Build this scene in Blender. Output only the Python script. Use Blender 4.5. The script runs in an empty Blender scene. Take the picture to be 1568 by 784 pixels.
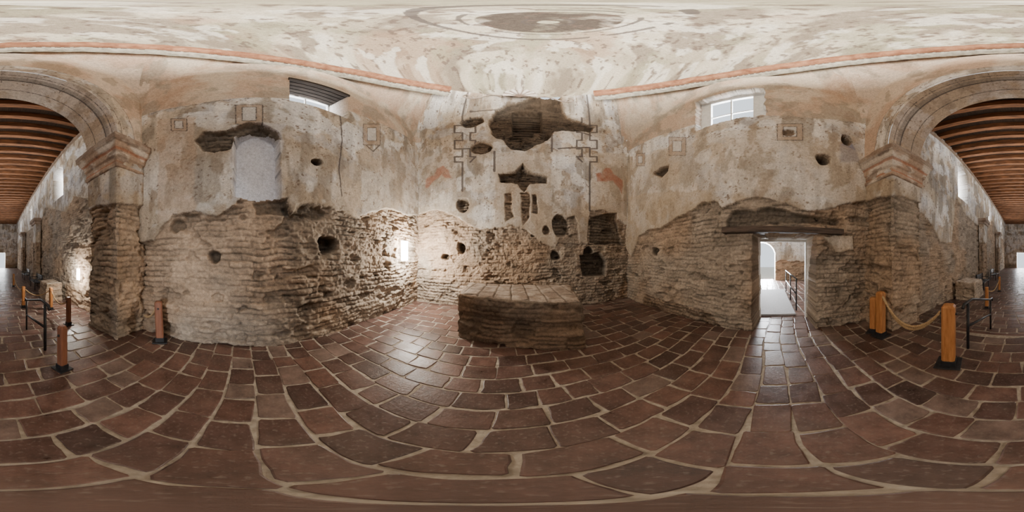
import bpy, bmesh, math
import numpy as np
from mathutils import Vector, Euler
h=1.6
# ------------------------------------------------------------------ noise
def hsh(ix,iy,seed=0):
    n=(ix.astype(np.int64)*374761393+iy.astype(np.int64)*668265263+seed*144269504)&0xffffffff
    n=((n^(n>>13))*1274126177)&0xffffffff
    n=n^(n>>16)
    return (n&0xffff)/65535.0
def vn(x,y,seed=0):
    x=np.asarray(x,float); y=np.asarray(y,float)
    xi=np.floor(x); yi=np.floor(y); fx=x-xi; fy=y-yi
    fx=fx*fx*(3-2*fx); fy=fy*fy*(3-2*fy)
    a=hsh(xi,yi,seed); b=hsh(xi+1,yi,seed); c=hsh(xi,yi+1,seed); d=hsh(xi+1,yi+1,seed)
    return (a*(1-fx)+b*fx)*(1-fy)+(c*(1-fx)+d*fx)*fy
def fbm(x,y,o=4,seed=0):
    r=0;a=.5;t=0
    for i in range(o):
        r=r+a*vn(x*2**i+17.3*i,y*2**i+5.1*i,seed+i); t+=a; a*=.5
    return r/t
def sm(x,a,b):
    t=np.clip((x-a)/(b-a),0,1); return t*t*(3-2*t)
def mixc(A,B,f):
    f=np.asarray(f)[...,None]; return A*(1-f)+B*f
C=lambda *a: np.array(a,float)
def deep(c,g=1.3): return np.clip(c,0.001,1)**g
# ------------------------------------------------------------------ materials
def newmat(name):
    m=bpy.data.materials.new(name); m.use_nodes=True
    nt=m.node_tree; b=nt.nodes['Principled BSDF']; return m,nt,b
def N(nt,t,**k):
    n=nt.nodes.new(t)
    for a,v in k.items(): setattr(n,a,v)
    return n
def math_(nt,op,a,b=None,clamp=False):
    n=N(nt,'ShaderNodeMath',operation=op,use_clamp=clamp)
    for i,v in enumerate((a,b)):
        if v is None: continue
        if isinstance(v,(int,float)): n.inputs[i].default_value=v
        else: nt.links.new(v,n.inputs[i])
    return n.outputs[0]
def wall_material():
    m,nt,b=newmat('plaster_adobe'); L=nt.links.new
    tc=N(nt,'ShaderNodeTexCoord')
    def attr(n): return N(nt,'ShaderNodeAttribute',attribute_name=n)
    def noise(s,d=5,r=.6):
        n=N(nt,'ShaderNodeTexNoise'); n.inputs['Scale'].default_value=s; n.inputs['Detail'].default_value=d; n.inputs['Roughness'].default_value=r
        L(tc.outputs['Object'],n.inputs['Vector']); return n.outputs['Fac']
    n1=noise(20,6,.7); n2=noise(80,4,.7)
    mm=attr('m').outputs['Fac']; ln=attr('ln').outputs['Fac']
    f=math_(nt,'MULTIPLY',math_(nt,'SUBTRACT',n1,.5),.10)
    f=math_(nt,'ADD',mm,f); f=math_(nt,'MULTIPLY',f,90.); f=math_(nt,'ADD',f,.5,True)
    mx=N(nt,'ShaderNodeMix',data_type='RGBA'); L(f,mx.inputs[0]); L(attr('colA').outputs['Color'],mx.inputs[6]); L(attr('colP').outputs['Color'],mx.inputs[7])
    g=math_(nt,'ADD',math_(nt,'MULTIPLY',n1,1.2),math_(nt,'MULTIPLY',n2,1.0)); g=math_(nt,'ADD',g,-.1)
    v=N(nt,'ShaderNodeVectorMath',operation='SCALE'); L(mx.outputs[2],v.inputs[0]); L(g,v.inputs['Scale'])
    lf=math_(nt,'SUBTRACT',.018,ln); lf=math_(nt,'ADD',lf,math_(nt,'MULTIPLY',math_(nt,'SUBTRACT',n1,.54),.06))
    lf=math_(nt,'MULTIPLY',lf,160.,True); lf=math_(nt,'MULTIPLY',lf,f); lf=math_(nt,'MULTIPLY',lf,.85)
    mx2=N(nt,'ShaderNodeMix',data_type='RGBA'); L(lf,mx2.inputs[0]); L(v.outputs[0],mx2.inputs[6]); mx2.inputs[7].default_value=(.09,.075,.07,1)
    L(mx2.outputs[2],b.inputs['Base Color'])
    b.inputs['Roughness'].default_value=.92; b.inputs['Specular IOR Level'].default_value=.12
    hh=math_(nt,'ADD',math_(nt,'MULTIPLY',n1,.8),math_(nt,'MULTIPLY',n2,.35)); hh=math_(nt,'ADD',hh,math_(nt,'MULTIPLY',f,.4))
    bp=N(nt,'ShaderNodeBump'); bp.inputs['Strength'].default_value=.6; bp.inputs['Distance'].default_value=.02
    L(hh,bp.inputs['Height']); L(bp.outputs[0],b.inputs['Normal'])
    return m
WM=wall_material()
def simple(name,c1,c2,scale=8,rough=.6,stretch=(1,1,1),bump=.3,spec=.3,metal=0):
    m,nt,b=newmat(name); L=nt.links.new
    tc=N(nt,'ShaderNodeTexCoord'); mp=N(nt,'ShaderNodeMapping'); mp.inputs['Scale'].default_value=stretch
    L(tc.outputs['Object'],mp.inputs[0])
    n=N(nt,'ShaderNodeTexNoise'); n.inputs['Scale'].default_value=scale; n.inputs['Detail'].default_value=7; n.inputs['Roughness'].default_value=.65
    L(mp.outputs[0],n.inputs['Vector'])
    r=N(nt,'ShaderNodeValToRGB'); r.color_ramp.elements[0].position=.32; r.color_ramp.elements[1].position=.68
    r.color_ramp.elements[0].color=(*c1,1); r.color_ramp.elements[1].color=(*c2,1)
    L(n.outputs['Fac'],r.inputs[0]); L(r.outputs[0],b.inputs['Base Color'])
    b.inputs['Roughness'].default_value=rough; b.inputs['Specular IOR Level'].default_value=spec; b.inputs['Metallic'].default_value=metal
    bp=N(nt,'ShaderNodeBump'); bp.inputs['Strength'].default_value=bump; bp.inputs['Distance'].default_value=.01
    L(n.outputs['Fac'],bp.inputs['Height']); L(bp.outputs[0],b.inputs['Normal'])
    return m
M_orange=simple('terracotta_moulding',(.15,.055,.028),(.36,.18,.10),5,.85)
M_post=simple('post_wood',(.30,.11,.03),(.52,.24,.085),5,.5,(6,6,.7))
M_postd=simple('post_wood_red',(.15,.055,.03),(.26,.11,.06),5,.5,(6,6,.7))
M_beam=simple('beam_wood',(.045,.022,.012),(.33,.14,.06),3,.7,(.6,5,5))
M_board=simple('board_wood',(.02,.014,.011),(.06,.035,.022),4,.8,(8,.6,3))
M_lintel=simple('old_lintel_wood',(.03,.022,.018),(.12,.085,.065),5,.85,(5,.5,5),.8)
M_black=simple('black_steel',(.012,.012,.014),(.03,.03,.033),20,.4)
M_rope=simple('manila_rope',(.32,.20,.10),(.55,.40,.22),60,.9)
M_ramp=simple('grey_ramp_mat',(.36,.36,.38),(.5,.5,.52),30,.8)
M_white=simple('white_paint',(.62,.62,.6),(.78,.78,.76),12,.6)
M_mortar=simple('mortar',(.24,.205,.16),(.48,.42,.345),14,.9,bump=.6)
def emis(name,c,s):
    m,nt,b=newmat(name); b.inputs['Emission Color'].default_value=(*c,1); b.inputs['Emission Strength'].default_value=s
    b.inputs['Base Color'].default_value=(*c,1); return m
M_glare=emis('lamp_glare',(1,.97,.9),30)  # glowing plate that imitates the white glare on the wall
# ------------------------------------------------------------------ grid mesh
def grid(name,P,attrs,mat,keep=None,closed=False):
    nu,nv=P.shape[:2]
    me=bpy.data.meshes.new(name)
    idx=np.arange(nu*nv).reshape(nu,nv)
    i2=np.vstack([idx,idx[:1]]) if closed else idx
    q=np.stack([i2[:-1,:-1],i2[1:,:-1],i2[1:,1:],i2[:-1,1:]],-1)
    if keep is not None: q=q[keep]
    q=q.reshape(-1,4).astype(np.int32)
    me.vertices.add(nu*nv); me.vertices.foreach_set('co',P.reshape(-1).astype(np.float32))
    nf=len(q); me.loops.add(nf*4); me.polygons.add(nf)
    me.loops.foreach_set('vertex_index',q.reshape(-1))
    me.polygons.foreach_set('loop_start',np.arange(nf,dtype=np.int32)*4)
    me.update(calc_edges=True); me.validate()
    for k,v in attrs.items():
        if v.ndim==3:
            a=me.attributes.new(k,'FLOAT_COLOR','POINT'); c=np.ones((nu*nv,4),np.float32); c[:,:3]=np.clip(v.reshape(-1,3),0,1)
            a.data.foreach_set('color',c.reshape(-1))
        else:
            a=me.attributes.new(k,'FLOAT','POINT'); a.data.foreach_set('value',v.reshape(-1).astype(np.float32))
    me.materials.append(mat)
    o=bpy.data.objects.new(name,me); bpy.context.collection.objects.link(o); return o
# ------------------------------------------------------------------ constants (metres, floor z=0, eye z=1.6)
E=h
cx,cy=.17*h,.75*h; ra,rb=1.8*h,1.95*h
ZS=E+2.3*h; ZR=E+4.0*h
def pull(X,Y,Z):
    k=np.sqrt(((X-cx)/(ra*1.4142))**2+((Y-cy)/(rb*1.4142))**2)+1e-6
    kc=1.01+.17*sm(Y,0,2.9*h)
    t=np.clip((Z-ZS)/(ZR-ZS),0,1)
    km=np.sqrt(np.maximum(kc**2-t**2*(kc**2-.5),0))
    f=np.where((t>0)&(k>km),km/k,1)
    return cx+(X-cx)*f,cy+(Y-cy)*f,Z, f
class Path:
    def __init__(s,pts,ds,smooth=0):
        p=np.array(pts,float)*h
        d=np.r_[0,np.cumsum(np.hypot(*np.diff(p,axis=0).T))]
        n=int(d[-1]/ds)+1; s.s=np.linspace(0,d[-1],n)
        s.x=np.interp(s.s,d,p[:,0]); s.y=np.interp(s.s,d,p[:,1])
        if smooth:
            k=int(smooth/ds)|1
            for nm in 'xy':
                a=getattr(s,nm); b=np.r_[2*a[0]-a[k:0:-1],a,2*a[-1]-a[-2:-k-2:-1]]
                for _ in range(2): b=np.convolve(b,np.ones(k)/k,'same')
                setattr(s,nm,b[k:-k])
        tx=np.gradient(s.x); ty=np.gradient(s.y); l=np.hypot(tx,ty)
        s.nx=ty/l; s.ny=-tx/l
        s.yaw=np.unwrap(np.arctan2(s.x,s.y)); s.d=np.hypot(s.x,s.y)
    def wp(s,px,py):
        yaw=(px/1568-.5)*2*math.pi; pit=(.5-py/784)*math.pi
        S=np.interp(yaw,s.yaw,s.s); d=np.interp(yaw,s.yaw,s.d)
        return S,E+d*math.tan(pit)
    def poly(s,pts): return np.array([s.wp(*p) for p in pts])
def seg_dist(S,Z,a,b):
    ab=b-a; L2=(ab**2).sum()+1e-9
    t=np.clip(((S-a[0])*ab[0]+(Z-a[1])*ab[1])/L2,0,1)
    return np.hypot(S-a[0]-t*ab[0],Z-a[1]-t*ab[1])
def psdf(S,Z,P):
    D=np.full(S.shape,9.); ins=np.zeros(S.shape,bool); n=len(P)
    for i in range(n):
        a=P[i]; b=P[(i+1)%n]; D=np.minimum(D,seg_dist(S,Z,a,b))
        if a[1]!=b[1]:
            c=((a[1]>Z)!=(b[1]>Z))&(S<(b[0]-a[0])*(Z-a[1])/(b[1]-a[1])+a[0]); ins^=c
    return np.where(ins,D,-D)
def adobe(S,Z,seed=0,rh=.1,L=.36):
    zz=Z+.09*(fbm(S*.5,Z*.5,2,seed)-.5)+.07*(fbm(S*3,Z*3,3,seed+5)-.5)
    row=np.floor(zz/rh); fz=zz/rh-row
    ss=S/L+hsh(row,row*0,seed+3)*3+.35*(fbm(S*4,Z*4,2,seed+8)-.5); b=np.floor(ss); fs=ss-b
    rnd=hsh(row,b,seed+11); rnd2=hsh(row,b,seed+19)
    jz=np.minimum(fz,1-fz)*rh; js=np.minimum(fs,1-fs)*L
    keepm=.30+.8*sm(fbm(S*1.9,Z*1.9,3,seed+33),.38,.62)
    j=np.exp(-(jz/.012)**2)*(.2+1.1*vn(S*5,row*1.7,seed+2)); jv=np.exp(-(js/.013)**2)*1.0*vn(S*3,Z*9,seed+4)
    J=np.maximum(j,jv)*keepm
    big=fbm(S*1.1,Z*1.3,4,seed+7)-.5
    miss=sm(fbm(S*2.6,Z*4.5,3,seed+31),.62,.70)
    d=.043*J+.042*(rnd-.5)+.12*big+.08*(fbm(S*7,Z*9,4,seed+9)-.5)+.024*(vn(S*30,Z*34,seed+10)-.5)+.07*miss
    tone=.80+.26*rnd2+.60*(fbm(S*3,Z*3,4,seed+12)-.5)-.34*J+.26*(vn(S*22,Z*26,seed+14)-.5)-.15*miss  # shade in the brick joints is painted in as a darker tone
    c=mixc(C(.40,.292,.202),C(.355,.29,.225),sm(fbm(S*.8,Z*.8,3,seed+13),.35,.65))*tone[...,None]
    return d,c
def plaster(S,Z,seed=0,warm=.3):
    w=C(.82,.785,.735); be=C(.60,.51,.40); br=C(.41,.325,.245)
    c=mixc(w,be,np.clip(sm(fbm(S*.9,Z*.9,6,seed+40),.39,.59)*.8+warm*.4,0,1))
    c=mixc(c,br,sm(fbm(S*5,Z*2.5,5,seed+41),.54,.66)*.7)
    c=mixc(c,C(.62,.64,.68),sm(fbm(S*2,Z*2,4,seed+42),.54,.66)*.5)
    c=mixc(c,C(.38,.34,.29),sm(fbm(S*3.2,Z*1.1,6,seed+47),.51,.62)*.7)
    c=mixc(c,C(.88,.87,.85),sm(fbm(S*1.7,Z*1.7,5,seed+48),.56,.63)*.7)
    c=mixc(c,C(.25,.19,.15),sm(vn(S*15,Z*15,seed+43)*vn(S*37,Z*37,seed+44),.52,.62)*.85)
    c=c*(.80+.40*(fbm(S*9,Z*.9,3,seed+45)-.1))[...,None]
    return c
def make_wall(name,path,z0,z1,ds,edge=None,holes=(),cuts=(),frames=(),lines=(),band=None,seed=0,warm=.3,tints=(),dopull=True,zedge=None,pats=(),lw=.004):
    nz=int((z1-z0)/ds)+1
    z=np.linspace(z0,z1,nz); S,Z=np.meshgrid(path.s,z,indexing='ij')
    SW=S+.13*(fbm(S*3,Z*3,4,seed+50)-.5); ZW=Z+.17*(fbm(S*3,Z*3,5,seed+51)-.5)
    if edge is not None:
        e=path.poly(edge); o=np.argsort(e[:,0]); e=e[o]
        top=np.vstack([[e[0,0]-3,e[0,1]],e,[e[-1,0]+3,e[-1,1]],[e[-1,0]+3,30],[e[0,0]-3,30]])
        m=psdf(SW,ZW,top)
    elif zedge is not None: m=ZW-zedge+.25*(fbm(S*1.5,Z*1.5,3,seed+52)-.5)
    else: m=np.full(S.shape,1.)
    for p in pats: m=np.maximum(m,psdf(SW,ZW,path.poly(p)))
    dA,cA=adobe(S,Z,seed)
    rec=np.zeros(S.shape); dark=np.zeros(S.shape); quiet=np.zeros(S.shape)
    for hl in holes:
        if hl[0]=='e':
            _,px,py,rx,ry,dep=hl; a=path.wp(px,py); b=path.wp(px+rx,py); c=path.wp(px,py-ry)
            RX=abs(b[0]-a[0]); RZ=abs(c[1]-a[1]); s_=(1-np.hypot((SW-a[0])/RX,(ZW-a[1])/RZ))*min(RX,RZ)
        else:
            pts,dep=hl[1:3]; s_=psdf(SW,ZW,path.poly(pts))
        m=np.minimum(m,-s_)
        dd=sm(s_,-.01,.05)*dep
        if len(hl)>3 and hl[0]=='p':   # stepped brick-lined recess
            st=np.floor(Z/.15); fr_=Z/.15-st
            s_=psdf(S,Z,path.poly(pts)); ii=sm(s_,-.01,.02)
            dd=ii*(dep+.10*np.clip(fr_*1.2,0,1)+.07*(np.minimum(fr_,1-fr_)<.12)); m=np.minimum(m,-s_); quiet=np.maximum(quiet,ii*.8)
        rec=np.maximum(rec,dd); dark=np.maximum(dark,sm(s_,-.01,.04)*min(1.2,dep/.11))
    cP=plaster(S,Z,seed,warm)
    if band is not None:
        e=path.poly(band); zb=np.interp(S,e[:,0],e[:,1])
        pk=sm(Z-zb,-.01,.03); pc=mixc(C(.62,.49,.385),C(.70,.615,.51),sm(fbm(S*1.3,Z*1.3,5,seed+60),.4,.62))
        pc=mixc(pc,C(.50,.35,.25),sm(fbm(S*2.1,Z*1.6,5,seed+61),.55,.72)*.5)
        pc=mixc(pc,C(.40,.36,.30),sm(fbm(S*2.6,Z*1.9,6,seed+62),.52,.63)*.6)
        cP=mixc(cP,pc,pk*.9)
    cP=mixc(cP,C(.46,.385,.30),np.clip(np.exp(-np.clip(m,0,9)/.28)*.85*fbm(S*4,Z*4,3,seed+3)*1.5,0,1))
    ln=np.full(S.shape,1.)
    if band is not None:
        sc=np.abs(np.sin(S*14))*.05; ln=np.minimum(ln,np.abs(Z-zb+.06-sc)+.004+.04*(vn(S*2,Z*0,seed+70)>.5))
    for t in tints:
        pts,col,st=t; s_=psdf(SW,ZW,path.poly(pts)); cP=mixc(cP,C(*col),np.clip(sm(s_,-.02,.05)*st*(.4+.8*fbm(S*6,Z*6,3,seed+81)),0,1))
    for fr in frames:
        x0,y0,x1,y1=fr; A=path.poly([(x0,y0),(x1,y0),(x1,y1),(x0,y1)])
        s_=psdf(S,Z,A)
        wv=.24*max(.2,(A[1,0]-A[0,0]))
        cP=mixc(cP,C(.50,.39,.30),((s_>0)&(s_<wv))*.55); cP=mixc(cP,C(.74,.73,.71),(s_>wv)*.6)
        ln=np.minimum(ln,np.abs(s_)+.003); ln=np.minimum(ln,np.abs(s_-wv)+.003)
    for l in lines:
        P_=path.poly(l)
        for i in range(len(P_)-1): ln=np.minimum(ln,seg_dist(S,Z,P_[i],P_[i+1])-lw)
    pf=sm(m,-.015,.015)
    rw=(.06+dA*(1-quiet))*(1-pf)+(.018*(fbm(S*6,Z*6,4,seed+90)-.5)+.04*(fbm(S*.8,Z*.8,2,seed+91)-.5))*pf
    rec=rec+rw
    keep=None; inside=np.zeros(S.shape,bool)
    for ct in cuts:
        P_,dep,iscut,jag=ct
        Sx=S+jag*(fbm(S*5,Z*5,3,seed+95)-.5); Zx=Z+jag*(fbm(S*5,Z*5,3,seed+96)-.5)
        s_=psdf(Sx,Zx,P_); ins=s_>0
        rec=np.where(ins,dep+(0 if iscut else 1)*.02*fbm(S*5,Z*5,3),rec)
        m=np.where(ins,.5,m)
        if not iscut: cP=mixc(cP,C(.78,.79,.84),ins*.7)
        else:
            inside|=ins; cP=mixc(cP,C(.82,.80,.77),ins*.8)
    if inside.any():
        a=inside; keep=~(a[:-1,:-1]&a[1:,:-1]&a[1:,1:]&a[:-1,1:])
    X=path.x[:,None]+0*Z; Y=path.y[:,None]+0*Z; Zp=Z.copy()
    if dopull: X,Y,Zp,f=pull(X,Y,Zp)
    X=X-path.nx[:,None]*rec; Y=Y-path.ny[:,None]*rec
    cA=cA*(1-.62*np.clip(dark,0,1.2))[...,None]  # shade inside the deep holes painted into the adobe colour
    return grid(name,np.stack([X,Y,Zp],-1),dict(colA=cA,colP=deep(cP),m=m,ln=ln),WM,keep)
DS=.0155
# ---------------- LEFT WALL
pl=Path([(-1.54,-1.40),(-1.56,0),(-1.62,.5),(-1.82,1.5),(-1.945,3.05)],DS,.5)
def rect(p,x0,x1,zlo,zhi):
    a=p.wp(x0,392)[0]; b=p.wp(x1,392)[0]; return np.array([(a,zlo),(b,zlo),(b,zhi),(a,zhi)])
nic=pl.poly([(357,300),(358,215),(366,203),(384,197),(404,198),(420,204),(428,214),(430,303),(395,306)])
make_wall('wall_left',pl,-.05,ZR+.05,DS,
 edge=[(236,372),(250,345),(262,330),(300,324),(330,334),(352,318),(372,300),(400,303),(430,308),(446,328),(462,318),(492,312),(520,322),(545,336),(575,322),(600,320),(620,328),(645,330)],
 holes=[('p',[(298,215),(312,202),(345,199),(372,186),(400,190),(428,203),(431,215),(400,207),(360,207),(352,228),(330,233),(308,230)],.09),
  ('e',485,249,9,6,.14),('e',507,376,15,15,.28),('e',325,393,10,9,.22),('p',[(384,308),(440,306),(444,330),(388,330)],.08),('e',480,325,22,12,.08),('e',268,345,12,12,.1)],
 cuts=[(nic,.30,False,.03),(rect(pl,444,533,E+2.3*h,E+3.13*h),.68,True,.015)],
 frames=[(361,161,402,190),(556,190,582,222),(262,182,286,200)],
 lines=[[(520,172),(524,215),(519,260),(523,300)],[(560,222),(571,232),(582,222)]],
 band=[(236,172),(300,160),(400,150),(470,156),(540,172),(590,192),(641,222)],seed=100,warm=.0,
 tints=[([(355,310),(430,310),(436,190),(350,190)],(.78,.80,.86),.45),([(240,185),(300,180),(300,330),(240,340)],(.62,.49,.38),.6),([(560,225),(640,235),(640,320),(540,325),(500,290)],(.60,.52,.43),.55)])
# ---------------- BACK WALL
pb=Path([(-2.05,3.0),(-1.94,3.0),(2.44,2.87),(2.55,2.865)],DS)
L=[]
for xa,xb,sgn in ((708,696,-1),(903,914,1)):
    ys=[192,203,215,228,240,248]
    pts=[(xa,160)]; cur=xa
    for i,yy in enumerate(ys[:-1]):
        pts.append((cur,yy)); cur=xb if i%2==0 else xa; pts.append((cur,yy))
    pts.append((cur,ys[-1])); pts.append((xa,ys[-1])); pts.append((xa,292 if xa<800 else 322)); L.append(pts)
    xc=xa-12*sgn
    pts=[(xc,180)]; cur=xc
    for i,yy in enumerate(ys[:-1]):
        nx_=xc-8*sgn if i%2==0 else xc; pts.append((cur,yy)); pts.append((nx_,yy)); cur=nx_
    pts.append((xc,ys[-1])); L.append(pts)
L+= [[(708,162),(745,160),(800,158),(860,160),(903,164)],[(720,172),(780,168)],[(757,232),(757,262)],[(812,185),(905,208)],[(845,202),(845,232)],[(700,228),(748,228)],[(855,228),(903,226)],[(716,162),(730,156),(738,160)],[(862,158),(880,160),(895,166)]]
make_wall('wall_back',pb,-.05,ZR+.05,DS,lw=.02,
 edge=[(636,330),(650,326),(664,320),(680,322),(695,330),(712,340),(735,350),(760,348),(785,345),(805,352),(825,366),(850,380),(862,352),(868,332),(880,330),(890,372),(900,375),(903,322),(925,322),(945,332),(966,352)],
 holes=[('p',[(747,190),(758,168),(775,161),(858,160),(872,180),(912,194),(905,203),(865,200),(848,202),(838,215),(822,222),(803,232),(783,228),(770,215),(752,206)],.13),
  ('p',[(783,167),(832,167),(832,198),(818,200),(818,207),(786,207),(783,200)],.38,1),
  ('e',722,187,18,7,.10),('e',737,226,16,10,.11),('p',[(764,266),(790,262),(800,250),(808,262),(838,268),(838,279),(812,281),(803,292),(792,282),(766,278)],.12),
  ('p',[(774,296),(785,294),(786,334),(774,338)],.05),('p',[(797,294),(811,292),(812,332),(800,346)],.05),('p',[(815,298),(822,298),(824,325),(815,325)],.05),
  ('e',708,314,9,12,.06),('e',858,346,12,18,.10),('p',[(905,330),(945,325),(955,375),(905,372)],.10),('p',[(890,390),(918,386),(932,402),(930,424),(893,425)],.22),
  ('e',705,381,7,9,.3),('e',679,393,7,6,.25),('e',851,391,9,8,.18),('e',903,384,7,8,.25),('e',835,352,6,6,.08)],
 lines=L,seed=200,warm=.15,
 tints=[([(757,235),(845,235),(845,375),(757,340)],(.52,.44,.35),.6),([(636,165),(966,165),(966,90),(636,90)],(.42,.36,.30),.75),([(641,235),(700,235),(700,330),(641,330)],(.62,.54,.45),.5),([(905,235),(961,235),(961,340),(905,330)],(.62,.54,.44),.6),
  ([(650,288),(652,274),(664,268),(668,258),(678,254),(688,262),(694,275),(684,274),(676,268),(668,276),(655,290)],(.50,.27,.20),.85),([(912,266),(922,266),(926,256),(934,256),(940,266),(953,276),(953,298),(946,288),(938,277),(926,278),(914,280)],(.50,.26,.19),.9)])
# ---------------- RIGHT WALL
pr=Path([(2.46,3.02),(2.44,2.85),(2.19,1.3),(2.0,.6),(1.93,.1),(1.93,-1.45)],DS,.35)
door=rect(pr,1151,1251,-.2,E+.27*h)
make_wall('wall_right',pr,-.05,ZR+.05,DS,
 edge=[(955,375),(966,392),(978,362),(992,352),(1010,352),(1035,335),(1058,322),(1075,308),(1092,306),(1105,318),(1130,308),(1160,303),(1185,306),(1210,316),(1240,322),(1270,320),(1300,308),(1335,306)],
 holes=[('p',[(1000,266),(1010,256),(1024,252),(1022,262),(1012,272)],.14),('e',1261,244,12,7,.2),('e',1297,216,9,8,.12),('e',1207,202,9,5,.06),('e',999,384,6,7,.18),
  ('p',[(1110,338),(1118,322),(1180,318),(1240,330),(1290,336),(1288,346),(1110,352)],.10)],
 cuts=[(door,1.05,True,.05),(rect(pr,1065,1172,E+2.25*h,E+3.22*h),.33,True,.14)],
 frames=[(1190,190,1229,215),(1024,210,1050,238),(974,235,987,254)],
 band=[(961,232),(1000,212),(1060,192),(1120,182),(1180,178),(1250,182),(1332,192)],seed=300,warm=.1,
 tints=[([(1285,222),(1305,218),(1320,250),(1284,250)],(.33,.33,.39),.95),([(961,300),(1090,290),(1090,320),(961,400)],(.52,.43,.32),.75),([(961,250),(1330,240),(1330,320),(961,320)],(.60,.52,.42),.5)],
 pats=[[(1262,358),(1308,360),(1310,384),(1280,384),(1270,372)]])
# ---------------- PIERS
AX0,AX1=-1.13,1.41; AC=(AX0+AX1)/2*h; AR=(AX1-AX0)/2*h; ASP=E+1.5*h; YF,YB=-1.3*h,-1.9*h
ppl=Path([(-1.75,-1.9),(-1.13,-1.9),(-1.13,-1.3),(-1.60,-1.27)],.02,.05)
ppr=Path([(2.0,-1.32),(1.41,-1.35),(1.41,-1.95),(1.97,-1.95)],.02,.05)
make_wall('wall_pier_left',ppl,-.5,ASP,.018,zedge=E+.62*h,seed=410,warm=.9,dopull=False)
make_wall('wall_pier_right',ppr,-.5,ASP,.018,zedge=E+.80*h,seed=420,warm=.9,dopull=False)
def sweep(name,pts,prof,mat,noise=.014):
    p=np.array(pts,float)*h
    d=np.diff(p,axis=0); d/=np.linalg.norm(d,axis=1)[:,None]; nrm=np.stack([d[:,1],-d[:,0]],1)
    off=[nrm[0]]
    for i in range(len(nrm)-1):
        v=nrm[i]+nrm[i+1]; off.append(v/(v@nrm[i]))
    off.append(nrm[-1]); off=np.array(off)
    PP=[];OO=[]
    for i in range(len(p)-1):
        n=max(2,int(np.linalg.norm(p[i+1]-p[i])/.02))
        for t in np.linspace(0,1,n,endpoint=(i==len(p)-2)): PP.append(p[i]*(1-t)+p[i+1]*t); OO.append(off[i]*(1-t)+off[i+1]*t)
    PP=np.array(PP);OO=np.array(OO)
    pr_=np.array(prof)*h
    k=np.r_[0,np.cumsum(np.hypot(*np.diff(pr_,axis=0).T))]; kk=np.linspace(0,k[-1],80); po=np.interp(kk,k,pr_[:,0]); pz=np.interp(kk,k,pr_[:,1])
    I=np.arange(len(PP))[:,None]*.02; nz=(fbm(I*6+pz*0,pz*6+I*0,4,3)-.5)*noise*2+.05*(fbm(I*3+pz*0,pz*3+I*0,4,9)-.60).clip(-1,0)
    X=PP[:,0:1]+OO[:,0:1]*(po+nz); Y=PP[:,1:2]+OO[:,1:2]*(po+nz); Z=E+pz+0*X
    Sg=I+0*pz; q=pz+0*X
    c=mixc(C(.70,.62,.53),C(.48,.36,.27),sm(fbm(Sg*3,Z*5,4,77),.40,.58))
    c=mixc(c,C(.48,.20,.11),(((q>1.12*h)&(q<1.15*h))|((q>1.29*h)&(q<1.32*h)))*.6)
    c=mixc(c,C(.27,.20,.155),((q>1.41*h))*.65)
    c=mixc(c,C(.25,.18,.14),sm(fbm(Sg*4,Z*7,4,79),.56,.64)*.65)
    c=deep(c,1.15)
    return grid(name,np.stack([X,Y,Z],-1),dict(colA=c,colP=c,m=0*X+1,ln=0*X+1),WM)
prof=[(-.01,1.05),(.02,1.06),(.025,1.11),(.010,1.12),(.012,1.20),(.035,1.22),(.045,1.28),(.05,1.30),(.085,1.34),(.10,1.395),(.125,1.41),(.13,1.50),(.0,1.52),(-.1,1.52)]
sweep('trim_5',[(-1.74,-1.9),(-1.13,-1.9),(-1.13,-1.3),(-1.55,-1.28)],prof,WM)
sweep('trim_6',[(1.93,-1.32),(1.41,-1.35),(1.41,-1.95),(1.94,-1.95)],prof,WM)
# ---------------- ARCH WALL
def archwall(name,y,xl,xr,zt,dopull,seed):
    th=np.linspace(0,math.pi,460); v=np.linspace(0,1,170)
    T,V=np.meshgrid(th,v,indexing='ij')
    ax=AC+AR*np.cos(T); az=ASP+AR*np.sin(T)
    c,s=np.cos(T),np.sin(T)
    tx=np.where(c>0,(xr-AC)/np.maximum(c,1e-6),(xl-AC)/np.minimum(c,-1e-6)); tz=(zt-ASP)/np.maximum(s,1e-6)
    t=np.minimum(tx,tz); bx=AC+c*t; bz=ASP+s*t
    X=ax*(1-V)+bx*V; Z=az*(1-V)+bz*V; Y=y+0*X
    R=np.hypot(X-AC,Z-ASP)-AR
    bandm=(R<.26*h)
    Y=Y+np.where(bandm&dopull,.035,0)+.025*(fbm(X*2,Z*2,3,seed)-.5)
    if dopull: X,Y,Z,_=pull(X,Y,Z)
    pc=mixc(C(.63,.49,.385),C(.73,.63,.53),sm(fbm(X*1.3,Z*1.3,5,seed+60),.4,.62)); pc=mixc(pc,C(.40,.34,.27),sm(fbm(X*3,Z*2,5,seed+61),.54,.65)*.55)
    cP=deep(mixc(pc,plaster(X,Z,seed,.0),bandm*.85))
    ln=np.minimum(np.abs(R-.26*h)+.0,np.abs(R-.06*h)+.005)
    gz=np.abs(((T/math.pi*13)%1)-.5)*.3; ln=np.where(bandm,np.minimum(ln,(.5*.3-gz)+.011),ln)
    cA=adobe(X,Z,seed)[1]
    return grid(name,np.stack([X,Y,Z],-1),dict(colA=cA,colP=cP,m=0*X+1,ln=ln),WM)
archwall('wall_front_arch',YF,-1.62*h,2.0*h,ZR+.05,True,500)
archwall('wall_nave_front',YB,-1.78*h,1.98*h,E+3.8*h,False,510)
th=np.linspace(0,math.pi,400); v=np.linspace(0,1,60); T,V=np.meshgrid(th,v,indexing='ij')
X=AC+AR*np.cos(T)+0*V; Z=ASP+AR*np.sin(T); Y=YF+(YB-YF)*V+.03*(1-V)
r_=.015*(fbm(T*6,Y*6,3,8)-.5); X=X-np.cos(T)*r_; Z=Z-np.sin(T)*r_
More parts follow.
